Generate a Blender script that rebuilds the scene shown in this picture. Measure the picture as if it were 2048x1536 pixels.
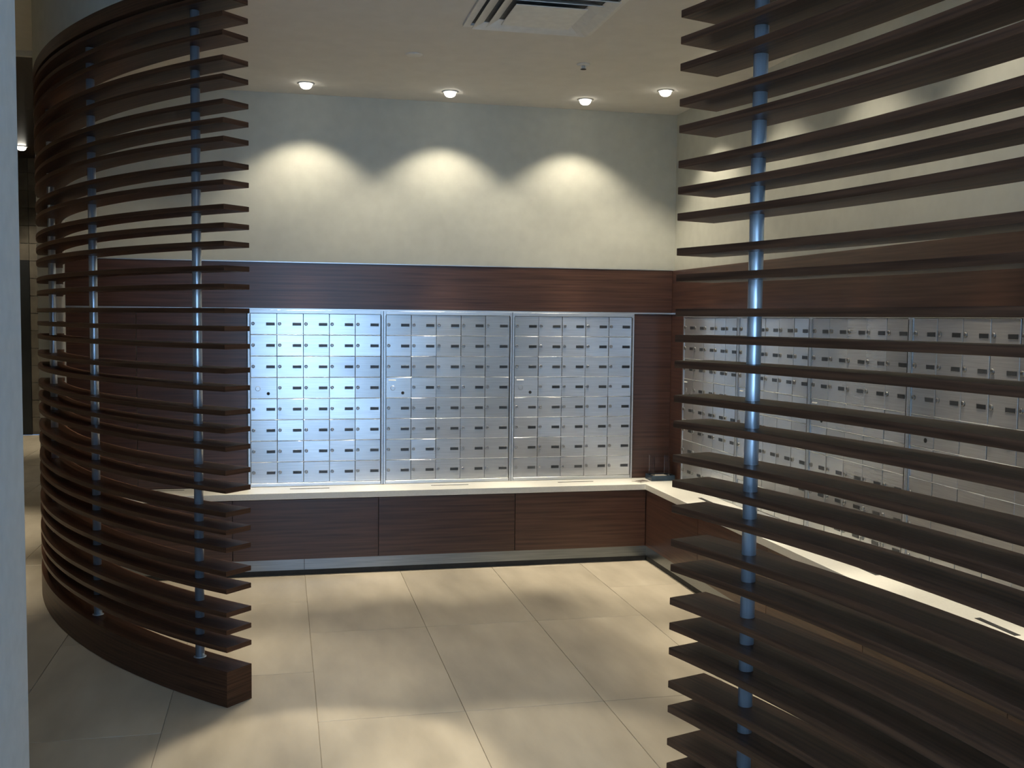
import bpy, bmesh, math, random
from mathutils import Vector, Matrix
random.seed(7)
for o in list(bpy.data.objects): bpy.data.objects.remove(o, do_unlink=True)
S = bpy.context.scene
C = S.collection
PI = math.pi

# ------------------------------------------------------------------ camera
cam_d = bpy.data.cameras.new('camera'); cam = bpy.data.objects.new('camera', cam_d); C.objects.link(cam)
cam_d.sensor_width = 36.0; cam_d.lens = 2070.0/2048.0*36.0; cam_d.clip_start = 0.05; cam_d.clip_end = 60
cr, cu, cw = Vector((0.9762,-0.2165,0.0102)), Vector((0.0036,0.0631,0.9980)), Vector((0.2167,0.9742,-0.0623))
cm = Matrix(((cr.x,cu.x,-cw.x,-2.671),(cr.y,cu.y,-cw.y,-6.8625),(cr.z,cu.z,-cw.z,1.6319),(0,0,0,1)))
cam.matrix_world = cm
S.camera = cam
S.cycles.use_light_tree = False; S.cycles.adaptive_threshold = 0.03; S.cycles.max_bounces = 6; S.cycles.diffuse_bounces = 4; S.cycles.glossy_bounces = 3; S.cycles.transmission_bounces = 4; S.cycles.caustics_reflective = False; S.cycles.caustics_refractive = False
# ------------------------------------------------------------------ world, daylight, exposure
W = bpy.data.worlds.new('world'); S.world = W; W.use_nodes = True
bg = W.node_tree.nodes['Background']; bg.inputs[0].default_value = (0.35,0.55,0.9,1); bg.inputs[1].default_value = 0.5
S.view_settings.view_transform = 'Standard'; S.view_settings.look = 'None'
S.view_settings.exposure = 0.0; S.view_settings.gamma = 1.0; S.view_settings.use_curve_mapping = False
DOOR_X0, DOOR_X1, DOOR_H, REAR_Y = -3.2, -1.55, 3.6, -7.6
dl = bpy.data.lights.new('daylight_through_entrance', 'AREA'); dl.shape = 'RECTANGLE'
dl.size = DOOR_X1-DOOR_X0; dl.size_y = DOOR_H; dl.energy = 118; dl.color = (0.36,0.62,1.0)
dlo = bpy.data.objects.new('daylight_through_entrance', dl); C.objects.link(dlo)
dlo.location = ((DOOR_X0+DOOR_X1)/2, REAR_Y-0.05, DOOR_H/2); dlo.rotation_euler = (PI/2,0,0)   # shines towards +y

WARM = (1.0,0.895,0.70)
WIDE_W, BEAM_W = 32.0, 200.0

# ------------------------------------------------------------------ materials
def mat(name, col, rough=0.5, metal=0.0, emit=None, estr=0.0, spec=None):
    m = bpy.data.materials.new(name); m.use_nodes = True
    b = m.node_tree.nodes['Principled BSDF']
    b.inputs['Base Color'].default_value = (*col,1); b.inputs['Roughness'].default_value = rough
    b.inputs['Metallic'].default_value = metal
    if spec is not None: b.inputs['Specular IOR Level'].default_value = spec
    if emit: b.inputs['Emission Color'].default_value = (*emit,1); b.inputs['Emission Strength'].default_value = estr
    return m
def nodes(m): return m.node_tree.nodes, m.node_tree.links, m.node_tree.nodes['Principled BSDF']
def noisy(m, c1, c2, scale=(1,1,1), nscale=5.0, detail=4.0, coord='Object', bump=0.0, bdist=0.002, rnd=0.0, lo=0.3, hi=0.7):
    n, l, b = nodes(m)
    tc = n.new('ShaderNodeTexCoord'); mp = n.new('ShaderNodeMapping'); mp.inputs['Scale'].default_value = scale
    l.new(tc.outputs[coord], mp.inputs['Vector'])
    nz = n.new('ShaderNodeTexNoise'); nz.inputs['Scale'].default_value = nscale; nz.inputs['Detail'].default_value = detail
    oi = n.new('ShaderNodeObjectInfo')
    if rnd:
        ad = n.new('ShaderNodeVectorMath'); ad.operation = 'ADD'
        sc = n.new('ShaderNodeMath'); sc.operation = 'MULTIPLY'; sc.inputs[1].default_value = 37.0
        l.new(oi.outputs['Random'], sc.inputs[0]); cb = n.new('ShaderNodeCombineXYZ')
        l.new(sc.outputs[0], cb.inputs[0]); l.new(sc.outputs[0], cb.inputs[1])
        l.new(mp.outputs[0], ad.inputs[0]); l.new(cb.outputs[0], ad.inputs[1]); l.new(ad.outputs[0], nz.inputs['Vector'])
    else: l.new(mp.outputs[0], nz.inputs['Vector'])
    rp = n.new('ShaderNodeValToRGB'); rp.color_ramp.elements[0].position = lo; rp.color_ramp.elements[1].position = hi
    rp.color_ramp.elements[0].color = (*c1,1); rp.color_ramp.elements[1].color = (*c2,1)
    l.new(nz.outputs['Fac'], rp.inputs['Fac'])
    out = rp.outputs['Color']
    if rnd:
        hs = n.new('ShaderNodeHueSaturation'); mr = n.new('ShaderNodeMapRange')
        mr.inputs['To Min'].default_value = 1-rnd; mr.inputs['To Max'].default_value = 1+rnd
        l.new(oi.outputs['Random'], mr.inputs['Value']); l.new(mr.outputs[0], hs.inputs['Value']); l.new(out, hs.inputs['Color'])
        out = hs.outputs['Color']
    l.new(out, b.inputs['Base Color'])
    if bump:
        bp = n.new('ShaderNodeBump'); bp.inputs['Strength'].default_value = bump; bp.inputs['Distance'].default_value = bdist
        l.new(nz.outputs['Fac'], bp.inputs['Height']); l.new(bp.outputs[0], b.inputs['Normal'])
    return m
M = {}
M['wall'] = noisy(mat('painted_plaster', (.6,.58,.5), .75), (.51,.51,.445), (.55,.55,.48), (1,1,1), 14, 2)
M['ceil'] = noisy(mat('ceiling_paint', (.6,.56,.5), .85), (.68,.655,.61), (.72,.695,.65), (1,1,1), 9, 2)
M['pier'] = noisy(mat('pale_grey_paint', (.6,.6,.6), .7), (.66,.68,.68), (.72,.74,.74), (1,1,1), 20, 2)
M['tile'] = noisy(mat('floor_tile', (.55,.48,.38), .42), (.375,.325,.25), (.49,.43,.335), (3.0,.9,1), 2.2, 4, rnd=.05)
M['grout'] = noisy(mat('grout', (.3,.26,.2), .9), (.27,.235,.185), (.33,.29,.235), (1,1,1), 30, 3)
M['wood'] = noisy(mat('walnut_veneer', (.06,.02,.013), .33, spec=.5), (.040,.0185,.0125), (.115,.056,.037), (1.2,42,42), 1.6, 4, 'UV', rnd=.12, lo=.28, hi=.75)
M['slat'] = noisy(mat('walnut_slat', (.04,.017,.01), .42, spec=.2), (.036,.016,.009), (.128,.058,.031), (1.5,55,55), 1.5, 4, 'UV', rnd=.12, lo=.28, hi=.75)
M['alu'] = noisy(mat('brushed_aluminium', (.7,.71,.72), .36, .85), (.62,.63,.635), (.72,.73,.735), (1.5,60,60), 3, 2)
M['door'] = noisy(mat('mailbox_door_aluminium', (.72,.73,.73), .25, .72), (.56,.56,.555), (.66,.66,.655), (2,70,70), 3, 2, rnd=.07)
M['rail'] = noisy(mat('satin_rail', (.7,.7,.7), .6, .5), (.62,.63,.64), (.70,.71,.72), (1,1,1), 30, 1)
M['steel'] = noisy(mat('brushed_steel', (.5,.52,.55), .36, .78), (.70,.76,.82), (.78,.84,.90), (60,60,2), 3, 2)
M['toe'] = noisy(mat('toe_kick_steel', (.2,.22,.23), .30, 1), (.20,.22,.235), (.27,.29,.305), (1.5,60,60), 3, 2)
M['chrome'] = noisy(mat('chrome', (.75,.75,.75), .18, 1), (.7,.7,.7), (.78,.78,.78), (1,1,1), 80, 2)
M['lockm'] = noisy(mat('dark_nickel', (.3,.3,.3), .3, 1), (.26,.255,.25), (.34,.335,.33), (1,1,1), 80, 1)
M['plate'] = noisy(mat('dark_name_plate', (.03,.033,.037), .35), (.022,.025,.028), (.045,.048,.052), (1,1,1), 300, 2, rnd=.4)
M['gap'] = noisy(mat('shadow_gap_black', (.02,.02,.02), .8), (.015,.015,.015), (.025,.025,.025), (1,1,1), 20, 2)
M['counter'] = noisy(mat('cream_solid_surface', (.78,.76,.68), .28), (.74,.72,.65), (.80,.78,.71), (1,1,1), 120, 3)
M['white'] = noisy(mat('white_enamel', (.75,.74,.7), .45), (.70,.69,.655), (.77,.76,.72), (1,1,1), 25, 2)
M['bulb'] = mat('lamp_glow', (1,1,1), .5, emit=(1,.95,.82), estr=9)
M['vent_in'] = noisy(mat('vent_inside_grey', (.16,.16,.15), .7), (.12,.12,.115), (.18,.18,.17), (1,1,1), 25, 2)
M['blue'] = noisy(mat('dark_blue_plastic', (.015,.035,.06), .3), (.012,.03,.055), (.02,.045,.075), (1,1,1), 40, 2)
M['acrylic'] = mat('clear_acrylic', (.9,.9,.9), .08); _n,_l,_b = nodes(M['acrylic']); _b.inputs['Transmission Weight'].default_value = 1; _b.inputs['IOR'].default_value = 1.45
M['note'] = noisy(mat('white_note_paper', (.85,.84,.8), .7), (.82,.81,.77), (.88,.87,.83), (1,1,1), 60, 1)
M['paper'] = noisy(mat('printed_paper', (.45,.42,.38), .7), (.40,.375,.34), (.50,.47,.43), (1,1,1), 60, 3)
M['ink'] = noisy(mat('dark_print', (.06,.045,.04), .7), (.05,.04,.035), (.08,.06,.05), (1,1,1), 60, 3)
M['stone'] = noisy(mat('brown_stone_tile', (.13,.115,.095), .4), (.10,.088,.07), (.17,.15,.12), (1,1,1), 6, 3, rnd=.12)
M['darkwood'] = noisy(mat('dark_ceiling_wood', (.03,.016,.01), .35), (.02,.011,.007), (.045,.025,.015), (40,1,1), 2, 6)
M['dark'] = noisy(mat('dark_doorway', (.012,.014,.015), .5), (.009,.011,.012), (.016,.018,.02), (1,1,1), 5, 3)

# ------------------------------------------------------------------ mesh helpers
def link(name, me, m=None, parent=None, loc=None, kind=None):
    o = bpy.data.objects.new(name, me); C.objects.link(o)
    if me is not None and m is not None and not me.materials: me.materials.append(M[m])
    if parent: o.parent = parent
    if loc: o.location = loc
    if kind: o['kind'] = kind
    return o
def tag(o, label, cat, group=None):
    o['label'] = label; o['category'] = cat
    if group: o['group'] = group
    return o
def empty(name, loc=(0,0,0), rz=0.0):
    o = bpy.data.objects.new(name, None); C.objects.link(o); o.location = loc; o.rotation_euler = (0,0,rz); o.empty_display_size = .1
    return o
def uv_grain(bm, axis):
    uv = bm.loops.layers.uv.verify()
    for f in bm.faces:
        n = f.normal
        for lp in f.loops:
            c = lp.vert.co
            if axis == 'x': a, b = c.x, (c.z if abs(n.z) < .7 else c.y)
            elif axis == 'y': a, b = c.y, (c.z if abs(n.z) < .7 else c.x)
            else: a, b = c.z, c.x+c.y
            if axis == 'x' and abs(n.x) > .7: a, b = c.y, c.z
            if axis == 'y' and abs(n.y) > .7: a, b = c.x, c.z
            lp[uv].uv = (a, b)
def add_box(bm, x0, x1, y0, y1, z0, z1):
    v = [bm.verts.new(p) for p in ((x0,y0,z0),(x1,y0,z0),(x1,y1,z0),(x0,y1,z0),(x0,y0,z1),(x1,y0,z1),(x1,y1,z1),(x0,y1,z1))]
    for f in ((3,2,1,0),(4,5,6,7),(0,1,5,4),(1,2,6,5),(2,3,7,6),(3,0,4,7)): bm.faces.new([v[i] for i in f])
    return v
def finish(bm, name, grain=None, bevel=0.0, smooth=False):
    bm.normal_update()
    if bevel: bmesh.ops.bevel(bm, geom=list(bm.edges), offset=bevel, segments=1, affect='EDGES', clamp_overlap=True)
    bm.normal_update()
    if grain: uv_grain(bm, grain)
    me = bpy.data.meshes.new(name); bm.to_mesh(me); bm.free()
    if smooth:
        for p in me.polygons: p.use_smooth = True
    return me
def box(name, x0, x1, y0, y1, z0, z1, m, parent=None, bevel=0.0, grain=None, kind=None, loc=None):
    bm = bmesh.new(); add_box(bm, x0, x1, y0, y1, z0, z1)
    return link(name, finish(bm, name, grain, bevel), m, parent, loc, kind)
def lathe_mesh(name, prof, seg=24, cap=True):
    bm = bmesh.new(); rings = []
    for r, z in prof: rings.append([bm.verts.new((r*math.cos(2*PI*i/seg), r*math.sin(2*PI*i/seg), z)) for i in range(seg)])
    for a, b in zip(rings[:-1], rings[1:]):
        for i in range(seg): bm.faces.new((a[i], a[(i+1)%seg], b[(i+1)%seg], b[i]))
    if cap: bm.faces.new(rings[0][::-1]); bm.faces.new(rings[-1])
    bmesh.ops.recalc_face_normals(bm, faces=list(bm.faces))
    me = finish(bm, name)
    for p in me.polygons: p.use_smooth = len(p.vertices) == 4
    return me
def poly_prism(name, pts, z0, z1, m, parent=None, kind=None):
    bm = bmesh.new(); a = [bm.verts.new((x,y,z0)) for x, y in pts]; b = [bm.verts.new((x,y,z1)) for x, y in pts]
    n = len(pts); bm.faces.new(a[::-1]); bm.faces.new(b)
    for i in range(n): bm.faces.new((a[i], a[(i+1)%n], b[(i+1)%n], b[i]))
    bmesh.ops.recalc_face_normals(bm, faces=list(bm.faces))
    return link(name, finish(bm, name), m, parent, None, kind)
def arc_pt(c, r, a): return (c[0]+r*math.cos(a), c[1]+r*math.sin(a))
def arc_bar(name, c, r0, r1, a0, a1, z0, z1, seg=40, bevel=True):
    """curved bar between two radii; grain runs along the arc (uv u = arc length)"""
    bm = bmesh.new(); uv = bm.loops.layers.uv.verify(); e = .0012 if bevel else 0.0
    prof = [(r0+e,z0),(r1-e,z0),(r1,z0+e),(r1,z1-e),(r1-e,z1),(r0+e,z1),(r0,z1-e),(r0,z0+e)] if bevel else [(r0,z0),(r1,z0),(r1,z1),(r0,z1)]
    per = [0]
    for i in range(len(prof)):
        p, q = prof[i], prof[(i+1)%len(prof)]; per.append(per[-1]+math.hypot(p[0]-q[0],p[1]-q[1]))
    rings = []
    for i in range(seg+1):
        a = a0+(a1-a0)*i/seg
        rings.append([bm.verts.new((*arc_pt(c,r,a),z)) for r, z in prof])
    n = len(prof); rm = (r0+r1)/2
    for i in range(seg):
        u0, u1 = rm*(a1-a0)*i/seg, rm*(a1-a0)*(i+1)/seg
        for j in range(n):
            k = (j+1)%n
            f = bm.faces.new((rings[i][j], rings[i][k], rings[i+1][k], rings[i+1][j]))
            for lp, q in zip(f.loops, ((u0,per[j]),(u0,per[j+1]),(u1,per[j+1]),(u1,per[j]))): lp[uv].uv = q
    for rg in (rings[0][::-1], rings[-1]):
        f = bm.faces.new(rg)
        for lp in f.loops: lp[uv].uv = (math.hypot(lp.vert.co.x-c[0], lp.vert.co.y-c[1]), lp.vert.co.z)
    bmesh.ops.recalc_face_normals(bm, faces=list(bm.faces))
    me = bpy.data.meshes.new(name); bm.to_mesh(me); bm.free()
    return me

# ------------------------------------------------------------------ measured sizes
CEIL, HIGH = 3.0614, 3.75
BAND_T, BAND_B, CT, CB, CD = 1.9821, 1.6829, 0.5284, 0.4888, 0.2716
LC, LR = (0.0652,0.5238), 4.2233                  # left screen circle (its outer face looks at the lobby)
RC, RR = (-6.1144,-5.5210), 4.7789                # right screen circle (its inner face looks at the camera)
SD = 0.138                                        # slat depth
LA0, LA1 = PI+math.radians(7.75), PI+math.radians(45.4)
RA0, RA1 = math.radians(17.89), math.radians(-9.0)
SLZ = [.2449+.4209*k+d for k in range(7) for d in (0,.0742,.1484,.2474,.3216)][:33]

# ------------------------------------------------------------------ the setting
floor = box('floor', -7.2, 0.02, REAR_Y-.15, 8.2, -.12, -.004, 'grout', kind='structure')
bm = bmesh.new(); add_box(bm, -.3010, .3010, -.6012, .6012, -.012, 0); tile_me = finish(bm, 'tile', bevel=.0012); tile_me.materials.append(M['tile'])
TX = [-2.535+.604*k for k in range(-8, 5)]
for k, x0 in enumerate(TX):
    col = k-8
    off = -1.50 if col % 2 == 0 or col == 1 else -2.10
    for j in range(-7, 9):
        yc = off-.6+1.206*j
        if REAR_Y-.5 < yc-.6 and yc+.6 < 8.2 and x0+.3 > -7.0 and x0+.604 < .03 and not (x0 > -4.3 and yc-.6 > .1):
            t = bpy.data.objects.new('tile', tile_me); C.objects.link(t); t.parent = floor; t.location = (x0+.302, yc, 0)
wall_back = box('wall_back', -4.14, 0.17, .02, .17, 0, HIGH, 'wall', kind='structure')
wall_right = box('wall_right', .02, .17, REAR_Y, .02, 0, HIGH, 'wall', kind='structure')
box('wall_left', -7.35, -7.2, REAR_Y, 8.2, 0, HIGH, 'wall', kind='structure')
bm = bmesh.new()
add_box(bm, -7.35, DOOR_X0, REAR_Y-.15, REAR_Y, 0, HIGH); add_box(bm, DOOR_X1, .17, REAR_Y-.15, REAR_Y, 0, HIGH)
add_box(bm, DOOR_X0, DOOR_X1, REAR_Y-.15, REAR_Y, DOOR_H, HIGH)
link('wall_rear', finish(bm, 'wall_rear'), 'wall', kind='structure')
box('wall_corridor', -4.14, -4.0, .17, 8.2, 0, HIGH, 'wall', kind='structure')
box('wall_pier', -3.62, -3.334, REAR_Y+.001, -3.95, 0, HIGH, 'pier', kind='structure', bevel=.003)
box('ceiling_lobby', -7.35, .17, REAR_Y-.15, 2.3, HIGH, HIGH+.1, 'ceil', kind='structure')
box('ceiling_corridor', -7.35, -4.0, 2.3, 8.35, HIGH-.03, HIGH+.1, 'darkwood', kind='structure')
box('trim_1', -7.35, -4.14, 2.26, 2.30, HIGH-.045, HIGH, 'white', kind='structure')
# far wall with its dark doorway, faced with stone tiles
wf = box('wall_far', -7.35, -4.0, 8.25, 8.4, 0, HIGH, 'stone', kind='structure')
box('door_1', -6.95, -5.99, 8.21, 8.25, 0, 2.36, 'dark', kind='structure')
k = 0
for i in range(6):
    for j in range(16):
        xa, xb, za = -5.99+.6*(i-2), -5.99+.6*(i-1), .235*j
        if i < 2 and za < 2.30: continue
        if xb > -4.1: continue
        o = box('stone_tile', xa+.003, xb-.003, 8.225, 8.25, za+.003, za+.232, 'stone', wf, bevel=.002)
# bulkhead that follows the screens and carries the lower ceiling
left_out = [arc_pt(LC, LR, LA0+(LA1-LA0)*i/48) for i in range(49)]
left_in = [arc_pt(LC, LR-SD, LA0+(LA1-LA0)*i/48) for i in range(49)]
right_out = [arc_pt(RC, RR, RA0+(RA1-RA0)*i/30) for i in range(31)]
right_in = [arc_pt(RC, RR+SD, RA0+(RA1-RA0)*i/30) for i in range(31)]
outer = left_out+right_out; inner = left_in+right_in
bm = bmesh.new(); rings = []
for (a, b) in zip(outer, inner): rings.append([bm.verts.new((*a,3.012)), bm.verts.new((*b,3.012)), bm.verts.new((*b,HIGH)), bm.verts.new((*a,HIGH))])
for p, q in zip(rings[:-1], rings[1:]):
    for j in range(4): bm.faces.new((p[j], p[(j+1)%4], q[(j+1)%4], q[j]))
bm.faces.new(rings[0][::-1]); bm.faces.new(rings[-1]); bmesh.ops.recalc_face_normals(bm, faces=list(bm.faces))
link('wall_bulkhead', finish(bm, 'wall_bulkhead'), 'wall', kind='structure')
end = inner[-1]
poly_prism('ceiling', [(inner[0][0],.019)]+inner+[(.019,end[1]),(.019,.019)], CEIL, CEIL+.06, 'ceil', kind='structure')

# wood cladding on the back and right wall
XL = -3.977
def panel(parent, *b, grain='x', name='panel'): return box(name, *b, 'wood', parent, bevel=.0015, grain=grain)
panel(wall_back, XL, -.0004, 0, .02, BAND_B+.006, BAND_T, name='wood_band')
panel(wall_back, XL, -3.568, 0, .02, CT+.001, BAND_B-.006)
panel(wall_back, -3.564, -2.8905, 0, .02, CT+.001, BAND_B-.006)
panel(wall_back, -.2765, -.0004, 0, .02, CT+.001, BAND_B-.006)
RU0, UP, NR = -.238, .87, 5
YR1 = RU0-UP*NR
panel(wall_right, 0, .02, YR1-.9, .0195, BAND_B+.006, BAND_T, grain='y', name='wood_band')
panel(wall_right, 0, .02, RU0+.0015, .0195, CT+.001, BAND_B-.006, grain='y')
panel(wall_right, 0, .02, YR1-.9, YR1-.0015, CT+.001, BAND_B-.006, grain='y')
box('trim_2', XL, -.001, -.006, .0195, BAND_B-.005, BAND_B+.005, 'alu', kind='structure')
box('trim_3', -.006, .0195, YR1-.9, -.0065, BAND_B-.005, BAND_B+.005, 'alu', kind='structure')
box('trim_4', XL, -.001, -.004, .0195, BAND_T+.0005, BAND_T+.006, 'alu', kind='structure')
box('trim_5', XL-.05, XL-.002, -.012, .0195, .0, HIGH-.001, 'white', kind='structure')

# ------------------------------------------------------------------ counter
XC = -3.93
pts = [(XC,-.001),(-.001,-.001),(-.001,YR1-.4),(-CD,YR1-.4),(-CD,-CD),(XC,-CD)]
ct = poly_prism('countertop', pts, CB, CT, 'counter')
bv = ct.modifiers.new('edge', 'BEVEL'); bv.width = .002; bv.segments = 2; bv.limit_method = 'ANGLE'
tag(ct, 'long L-shaped cream ledge running under all the mailbox banks', 'countertop')
def slot(xa, xb, ya, yb):
    box('slot', xa, xb, ya, yb, CT-.004, CT+.0012, 'gap', ct)
for xa in (-2.625, -1.711, -.842): slot(xa, xa+.25, -.118, -.105)
slot(-3.50, -3.28, -.062, -.050)
for k in range(5): slot(-.135, -.110, -.85-.22-.885*k, -.85-.885*k)
CBASE = 'wood fronts below the ledge'
b1 = empty('counter_base', (0,0,0)); tag(b1, 'walnut panelled base below the cream ledge on the back wall', 'cabinet')
box('carcass', XC+.02, -.002, -.245, -.002, .1035, CB-.001, 'gap', b1)
sx = [XC+.012, -2.9766, -2.0709, -1.1726, -.2625]
for a, b in zip(sx[:-1], sx[1:]): box('panel', a+.0018, b-.0018, -.2625, -.2455, .1035, CB-.004, 'wood', b1, bevel=.001, grain='x')
box('toe_kick', XC+.02, -.252, -.2520, -.2460, .034, .1032, 'toe', b1); box('shade_strip', XC+.02, -.250, -.2500, -.2460, .0015, .0338, 'gap', b1)  # black strip below the steel stands in for the shaded gap at the floor
tj = box('toe_joint', -2.5395, -2.5365, -.2523, -.2519, .035, .103, 'gap', b1)
b2 = empty('counter_base', (0,-.2625,0)); tag(b2, 'walnut panelled base below the cream ledge on the right wall', 'cabinet')
box('carcass', -.245, -.002, YR1-.38+.2625, -.001, .1035, CB-.001, 'gap', b2)
yy = 0.0
while yy > YR1:
    ye = max(yy-.9, YR1-.1)
    box('panel', -.2625, -.2455, ye+.0018, yy-.0018, .1035, CB-.004, 'wood', b2, bevel=.001, grain='y'); yy -= .9
box('toe_kick', -.2520, -.2460, YR1-.38+.2625, .0095, .034, .1032, 'toe', b2); box('shade_strip', -.2500, -.2460, YR1-.38+.2625, .0095, .0015, .0338, 'gap', b2)  # same black strip for the shaded gap along the right wall

# ------------------------------------------------------------------ mailbox banks
DW, DH, FR = .167, .138, .0175
Z0 = 1.5865-7*.138                                   # centre of the lowest row
def door_mesh():
    bm = bmesh.new(); add_box(bm, -DW/2+.0012, DW/2-.0012, -.006, .006, -DH/2+.0016, DH/2-.0016)
    return finish(bm, 'door', bevel=.0014)
door_me = door_mesh(); door_me.materials.append(M['door'])
lock_me = lathe_mesh('lock', [(.0112,0),(.0112,.004),(.0095,.0060),(.0050,.0062),(.0046,.0040)], 12); lock_me.materials.append(M['lockm'])
lock_me.transform(Matrix.Rotation(PI/2, 4, 'X'))
bm = bmesh.new(); add_box(bm, -.0275, .0275, -.0022, 0, -.0095, .0095); plate_me = finish(bm, 'name_plate', bevel=.001); plate_me.materials.append(M['plate'])
hole_me = lathe_mesh('key_hole', [(.0105,0),(.0105,.0012)], 16); hole_me.transform(Matrix.Rotation(PI/2, 4, 'X')); hole_me.materials.append(M['gap'])
disc_me = lathe_mesh('lock_cover', [(.016,0),(.016,.0012),(.013,.0022)], 20); disc_me.transform(Matrix.Rotation(PI/2, 4, 'X')); disc_me.materials.append(M['door'])
bm = bmesh.new(); add_box(bm, -.025, .025, -.0012, 0, -.005, .005); tag_me = finish(bm, 'sticker'); tag_me.materials.append(M['note'])
bm = bmesh.new()
H0, H1 = CT+.0015, BAND_B-.0055
add_box(bm, .0015, FR, -.010, .019, H0, H1); add_box(bm, UP-FR, UP-.0015, -.010, .019, H0, H1)
add_box(bm, FR, UP-FR, -.010, .019, Z0+7.5*DH, H1); add_box(bm, FR, UP-FR, -.010, .019, H0, Z0-.5*DH)
frame_me = finish(bm, 'frame', bevel=.001); frame_me.materials.append(M['alu'])
bm = bmesh.new(); add_box(bm, FR, UP-FR, .009, .019, Z0-.5*DH, Z0+7.5*DH); back_me = finish(bm, 'back_plate'); back_me.materials.append(M['gap'])
bm = bmesh.new(); add_box(bm, FR, UP-FR, -.0066, .008, -.0013, .0013); rail_me = finish(bm, 'rail', bevel=.0008); rail_me.materials.append(M['rail'])
bm = bmesh.new(); add_box(bm, -.0022, .0022, -.0106, -.0095, H0+.004, H1-.028); groove_me = finish(bm, 'groove'); groove_me.materials.append(M['gap'])
def bank(loc, rz, label, bright=(), sticker=True):
    u = empty('mailbox_bank', loc, rz); tag(u, label, 'mailboxes', 'aluminium mailbox banks')
    link('frame', frame_me, parent=u); link('back_plate', back_me, parent=u)
    link('groove', groove_me, parent=u, loc=(UP-.0145,0,0)); link('groove', groove_me, parent=u, loc=(.0148,0,0)).scale = (.5,1,1)
    for k in range(1, 8): link('rail', rail_me, parent=u, loc=(0,0,Z0+(k-.5)*DH))
    for r in range(8):
        for c in range(5):
            d = link('door', door_me, parent=u, loc=(FR+DW*(c+.5), 0, Z0+DH*(7-r)))
            g = .011
            d.rotation_euler = (random.gauss(0,g*.6), 0, random.gauss(0,g))
            if r == 3 and c == 0:
                link('key_hole', hole_me, parent=d, loc=(.028,-.006,-.036)); link('lock_cover', disc_me, parent=d, loc=(-.038,-.006,-.004))
                if sticker: link('sticker', tag_me, parent=d, loc=(-.042,-.0065,.050)).rotation_euler = (-.6,0,0)
            else:
                link('lock', lock_me, parent=d, loc=(-.066,-.006,.002)); link('name_plate', plate_me, parent=d, loc=(.043,-.006,.0))
    return u
XR = -.2779
bank((XR-3*UP,0,0), 0, 'bank of forty aluminium mailboxes on the back wall, nearest the curved screen', sticker=False)
bank((XR-2*UP,0,0), 0, 'middle bank of forty aluminium mailboxes on the back wall')
bank((XR-UP,0,0), 0, 'bank of forty aluminium mailboxes on the back wall, nearest the corner')
RL = ['first bank of aluminium mailboxes on the right wall, counting from the corner',
      'second bank of aluminium mailboxes on the right wall, counting from the corner',
      'third bank of aluminium mailboxes on the right wall, counting from the corner',
      'fourth bank of aluminium mailboxes on the right wall, counting from the corner',
      'fifth bank of aluminium mailboxes on the right wall, counting from the corner']
for k in range(NR): bank((0,RU0-UP*k,0), -PI/2, RL[k])

# ------------------------------------------------------------------ slatted screens
post_me = lathe_mesh('post', [(.0195,.1535),(.0195,2.948)], 28); post_me.materials.append(M['steel'])
foot_me = lathe_mesh('post_collar', [(.027,.1532),(.027,.1555),(.024,.1565)], 28); foot_me.materials.append(M['steel'])
def screen(label, c, r0, r1, a0, a1, posts, seg):
    s = empty('slatted_screen', (*arc_pt(c,(r0+r1)/2,a0),0)); tag(s, label, 'screen', 'curved slatted screens')
    inv = Matrix.Translation(-s.location)
    def part(name, me, m):
        me.transform(inv); return link(name, me, m, s)
    part('base', arc_bar('base', c, r0, r1, a0, a1, .0015, .1526, seg), 'slat')
    part('header', arc_bar('header', c, r0, r1, a0, a1, 2.948, 3.0115, seg), 'slat')
    first = None
    for z in SLZ:
        if first is None:
            first = arc_bar('slat', c, r0, r1, a0, a1, -.0105, .0105, seg); first.transform(inv); first.materials.append(M['slat'])
        o = link('slat', first, parent=s, loc=(0,0,z))
    for a in posts:
        p = Vector((*arc_pt(c,(r0+r1)/2,a),0))-s.location
        o = link('post', post_me, parent=s, loc=p); link('post_collar', foot_me, parent=o)
    return s
screen('tall curved screen of dark walnut slats on slim steel posts, left of the opening', LC, LR-SD, LR, LA1, LA0,
       [PI+math.radians(d) for d in (41.96,29.09,16.22)], 56)
screen('tall curved screen of dark walnut slats close to the camera, right of the opening', RC, RR, RR+SD, RA0, RA1,
       [math.radians(d) for d in (14.86,3.3,-7.6)], 40)

# ------------------------------------------------------------------ ceiling fittings
ring_me = lathe_mesh('trim_ring', [(.036,-.001),(.050,-.0005),(.052,-.003),(.040,-.006),(.0375,-.004),(.036,-.001)], 28, cap=False); ring_me.materials.append(M['white'])
lens_me = lathe_mesh('lens', [(.0372,-.0006),(.0372,-.008),(.035,-.018),(.029,-.027),(.019,-.033),(.007,-.0355)], 28); lens_me.materials.append(M['bulb'])
def downlight(x, y, z, label, wide=WIDE_W, beam=BEAM_W, beam_deg=34, beam_blend=.8, group='downlights', cat='downlight'):
    e = empty('downlight', (x,y,z-.0004)); tag(e, label, cat, group)
    link('trim_ring', ring_me, parent=e); link('lens', lens_me, parent=e)
    for nm, w, deg, bl in (('wide_glow',wide,109,.45),('beam',beam,beam_deg,beam_blend)):
        if w <= 0: continue
        l = bpy.data.lights.new(nm, 'SPOT'); l.energy = w; l.color = WARM; l.spot_size = math.radians(deg); l.spot_blend = bl; l.shadow_soft_size = .03
        o = bpy.data.objects.new(nm, l); C.objects.link(o); o.parent = e; o.location = (0,0,-.045)
    return e
G1 = 'downlights in the mail room ceiling'
downlight(-2.5226, -.305, CEIL, 'round ceiling downlight above the left mailbox bank on the back wall', group=G1)
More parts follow.
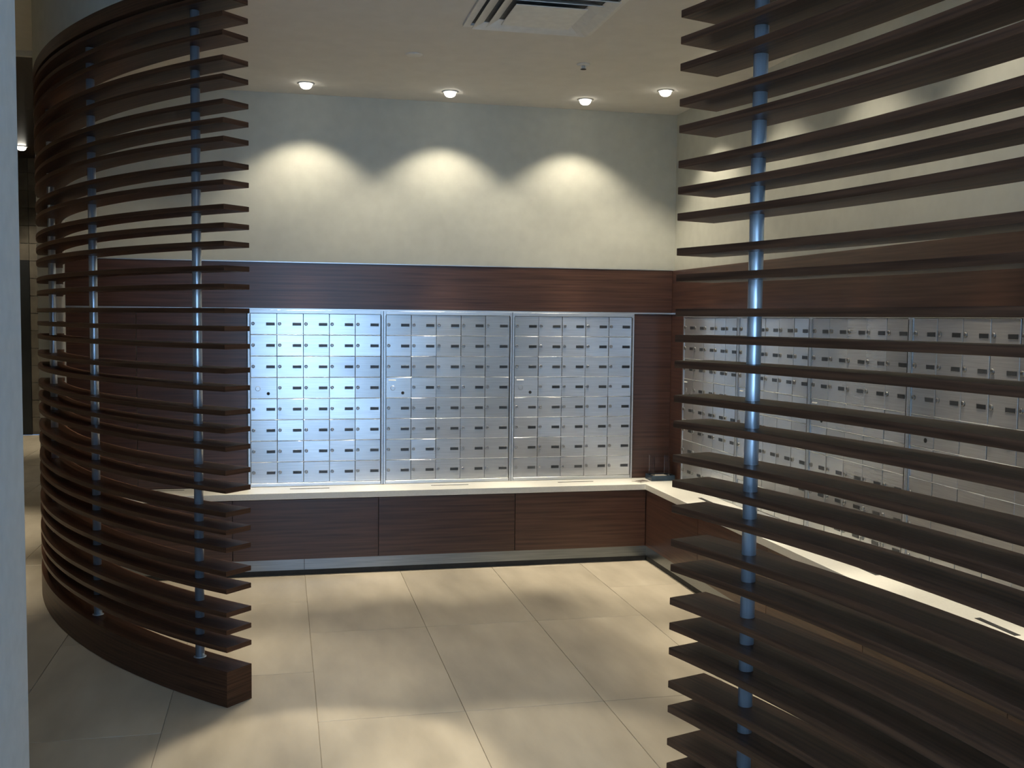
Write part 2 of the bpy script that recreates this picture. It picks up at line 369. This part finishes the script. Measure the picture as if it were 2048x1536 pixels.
downlight(-1.6312, -.305, CEIL, 'round ceiling downlight above the middle mailbox bank on the back wall', group=G1)
downlight(-.7439, -.305, CEIL, 'round ceiling downlight above the right mailbox bank on the back wall', group=G1)
downlight(-.3385, -.6854, CEIL, 'round ceiling downlight nearest the corner of the two walls', group=G1)
for k in range(1, 5): downlight(-.3385, -.6854-.89*k, CEIL, ['round ceiling downlight above the second mailbox bank of the right wall',
    'round ceiling downlight above the third mailbox bank of the right wall', 'round ceiling downlight above the fourth mailbox bank of the right wall',
    'round ceiling downlight above the fifth mailbox bank of the right wall'][k-1], wide=14, group=G1)
for a, t in ((19.3,'ceiling downlight inside the curved screen, nearest the back wall'), (31.9,'ceiling downlight inside the curved screen, midway along it'), (44.5,'ceiling downlight inside the curved screen, nearest its open end')):
    downlight(LC[0]-3.9*math.cos(math.radians(a)), LC[1]-3.9*math.sin(math.radians(a)), CEIL, t, wide=12, beam=110, group=G1)
G2 = 'downlights in the lobby ceiling'
downlight(-2.55, -3.25, HIGH, 'lobby ceiling downlight in front of the opening', wide=0, beam=340, beam_deg=23, beam_blend=.35, group=G2)
downlight(-1.75, -3.35, CEIL, 'mail room ceiling downlight just inside the opening', wide=0, beam=150, beam_deg=30, beam_blend=.5, group=G1)
downlight(-5.1, -.4, HIGH, 'lobby ceiling downlight beside the curved screen', wide=30, beam=480, beam_deg=40, group=G2)
downlight(-5.3, 1.4, HIGH, 'lobby ceiling downlight before the dark corridor ceiling', wide=30, beam=480, beam_deg=40, group=G2)
downlight(-5.83, 7.2, HIGH-.03, 'small bright downlight in the dark corridor ceiling', wide=90, beam=250, beam_deg=50, group=G2).scale = (1.5,1.5,1.5)

for x, y, t in ((-5.2,-2.6,'added unseen lobby downlight beyond the plain wall'),):
    downlight(x, y, HIGH, t, wide=16, beam=0, beam_deg=60, group=G2)  # extra lamp out of view, added to lift the lobby's ambient light

v = empty('air_diffuser', (-1.4875,-2.13,CEIL)); tag(v, 'square stepped air diffuser set in the ceiling', 'vent')
def sq_ring(name, h0, z0, h1, z1, th, m, parent):
    """a square louvre: slopes from half-width h0 at z0 to h1 at z1, thickness th"""
    bm = bmesh.new(); R_ = []
    for h, z in ((h0,z0),(h1,z1),(h1,z1-th),(h0,z0-th)): R_.append([bm.verts.new((sx_*h,sy_*h,z)) for sx_, sy_ in ((-1,-1),(1,-1),(1,1),(-1,1))])
    for i in range(4):
        a, b = R_[i], R_[(i+1)%4]
        for j in range(4): bm.faces.new((a[j], a[(j+1)%4], b[(j+1)%4], b[j]))
    bmesh.ops.recalc_face_normals(bm, faces=list(bm.faces))
    return link(name, finish(bm, name), m, parent)
box('duct_plate', -.29, .29, -.29, .29, -.0035, -.0005, 'vent_in', v)
sq_ring('outer_frame', .29, -.002, .322, -.002, .012, 'white', v)
sq_ring('louvre', .235, -.008, .285, -.030, .003, 'white', v)
sq_ring('louvre', .175, -.008, .225, -.034, .003, 'white', v)
box('centre_plate', -.165, .165, -.165, .165, -.038, -.034, 'white', v, bevel=.001)
sm = empty('smoke_detector', (-1.9676,-1.1706,CEIL)); tag(sm, 'flat round white cover disc on the ceiling', 'detector')
link('cover', lathe_mesh('cover', [(.046,-.0005),(.046,-.004),(.040,-.008),(.012,-.0085)], 28), 'white', sm)
link('backing', lathe_mesh('backing', [(.040,-.0003),(.048,-.0012)], 28), 'white', sm)
sp = empty('sprinkler_head', (-1.0195,-1.1957,CEIL)); tag(sp, 'small sprinkler head hanging from the ceiling', 'sprinkler')
link('escutcheon', lathe_mesh('escutcheon', [(.038,-.0005),(.036,-.006),(.014,-.010)], 24), 'white', sp)
link('stem', lathe_mesh('stem', [(.009,-.0102),(.007,-.020),(.004,-.028)], 12), 'steel', sp)
link('deflector', lathe_mesh('deflector', [(.015,-.028),(.017,-.030)], 16), 'gap', sp)
for s_ in (-1, 1): box('frame_arm', s_*.012-.002, s_*.012+.002, -.002, .002, -.0278, -.0101, 'steel', sp)

# ------------------------------------------------------------------ things on the counter in the corner
tr = empty('brochure_tray', (-.105,-.105,CT+.0008)); tag(tr, 'dark blue brochure tray with clear side panels in the corner', 'tray')
bm = bmesh.new(); add_box(bm, -.085, .085, -.065, .065, 0, .004)
add_box(bm, -.085, .085, -.065, -.061, .004, .036); add_box(bm, -.085, .085, .061, .065, .004, .036)
add_box(bm, -.085, -.081, -.061, .061, .004, .036); add_box(bm, .081, .085, -.061, .061, .004, .036)
link('tray', finish(bm, 'tray', bevel=.0008), 'blue', tr)
for x in (-.062, .050): box('side_panel', x, x+.003, -.050, .055, .0045, .165, 'acrylic', tr)
box('leaflets', -.055, .045, -.050, .050, .0045, .030, 'paper', tr, bevel=.001)
lf = empty('leaflet', (-.262,-.16,CT+.0008), .5); tag(lf, 'small grey printed leaflet lying where the ledge turns the corner', 'paper')
box('sheet', -.055, .055, -.04, .04, 0, .003, 'paper', lf)
for k in range(3): box('printed_block', -.042+.030*k, -.020+.030*k, -.03, .022, .0031, .0036, 'ink', lf)

# ------------------------------------------------------------------ entrance behind the camera (its daylight shows in the metal)
ed = empty('entrance_door', ((DOOR_X0+DOOR_X1)/2, REAR_Y-.05, 0)); tag(ed, 'aluminium framed glass entrance behind the viewer', 'door')
hw = (DOOR_X1-DOOR_X0)/2
bm = bmesh.new()
add_box(bm, -hw+.001, -hw+.06, -.03, .03, .001, DOOR_H-.001); add_box(bm, hw-.06, hw-.001, -.03, .03, .001, DOOR_H-.001)
add_box(bm, -hw+.06, hw-.06, -.03, .03, DOOR_H-.06, DOOR_H-.001); add_box(bm, -hw+.06, hw-.06, -.03, .03, .001, .08)
link('frame', finish(bm, 'frame'), 'alu', ed)
box('mullion', -.04, .04, -.03, .03, .08, DOOR_H-.06, 'alu', ed)
for xa, xb in ((-hw+.0605,-.0405),(.0405,hw-.0605)): box('glass_pane', xa, xb, -.022, -.016, .0805, DOOR_H-.0605, 'acrylic', ed)
for s_ in (-1, 1): link('pull_handle', lathe_mesh('pull_handle', [(.012,.8),(.012,1.4)], 12), 'steel', ed, (s_*.09,.07,0))
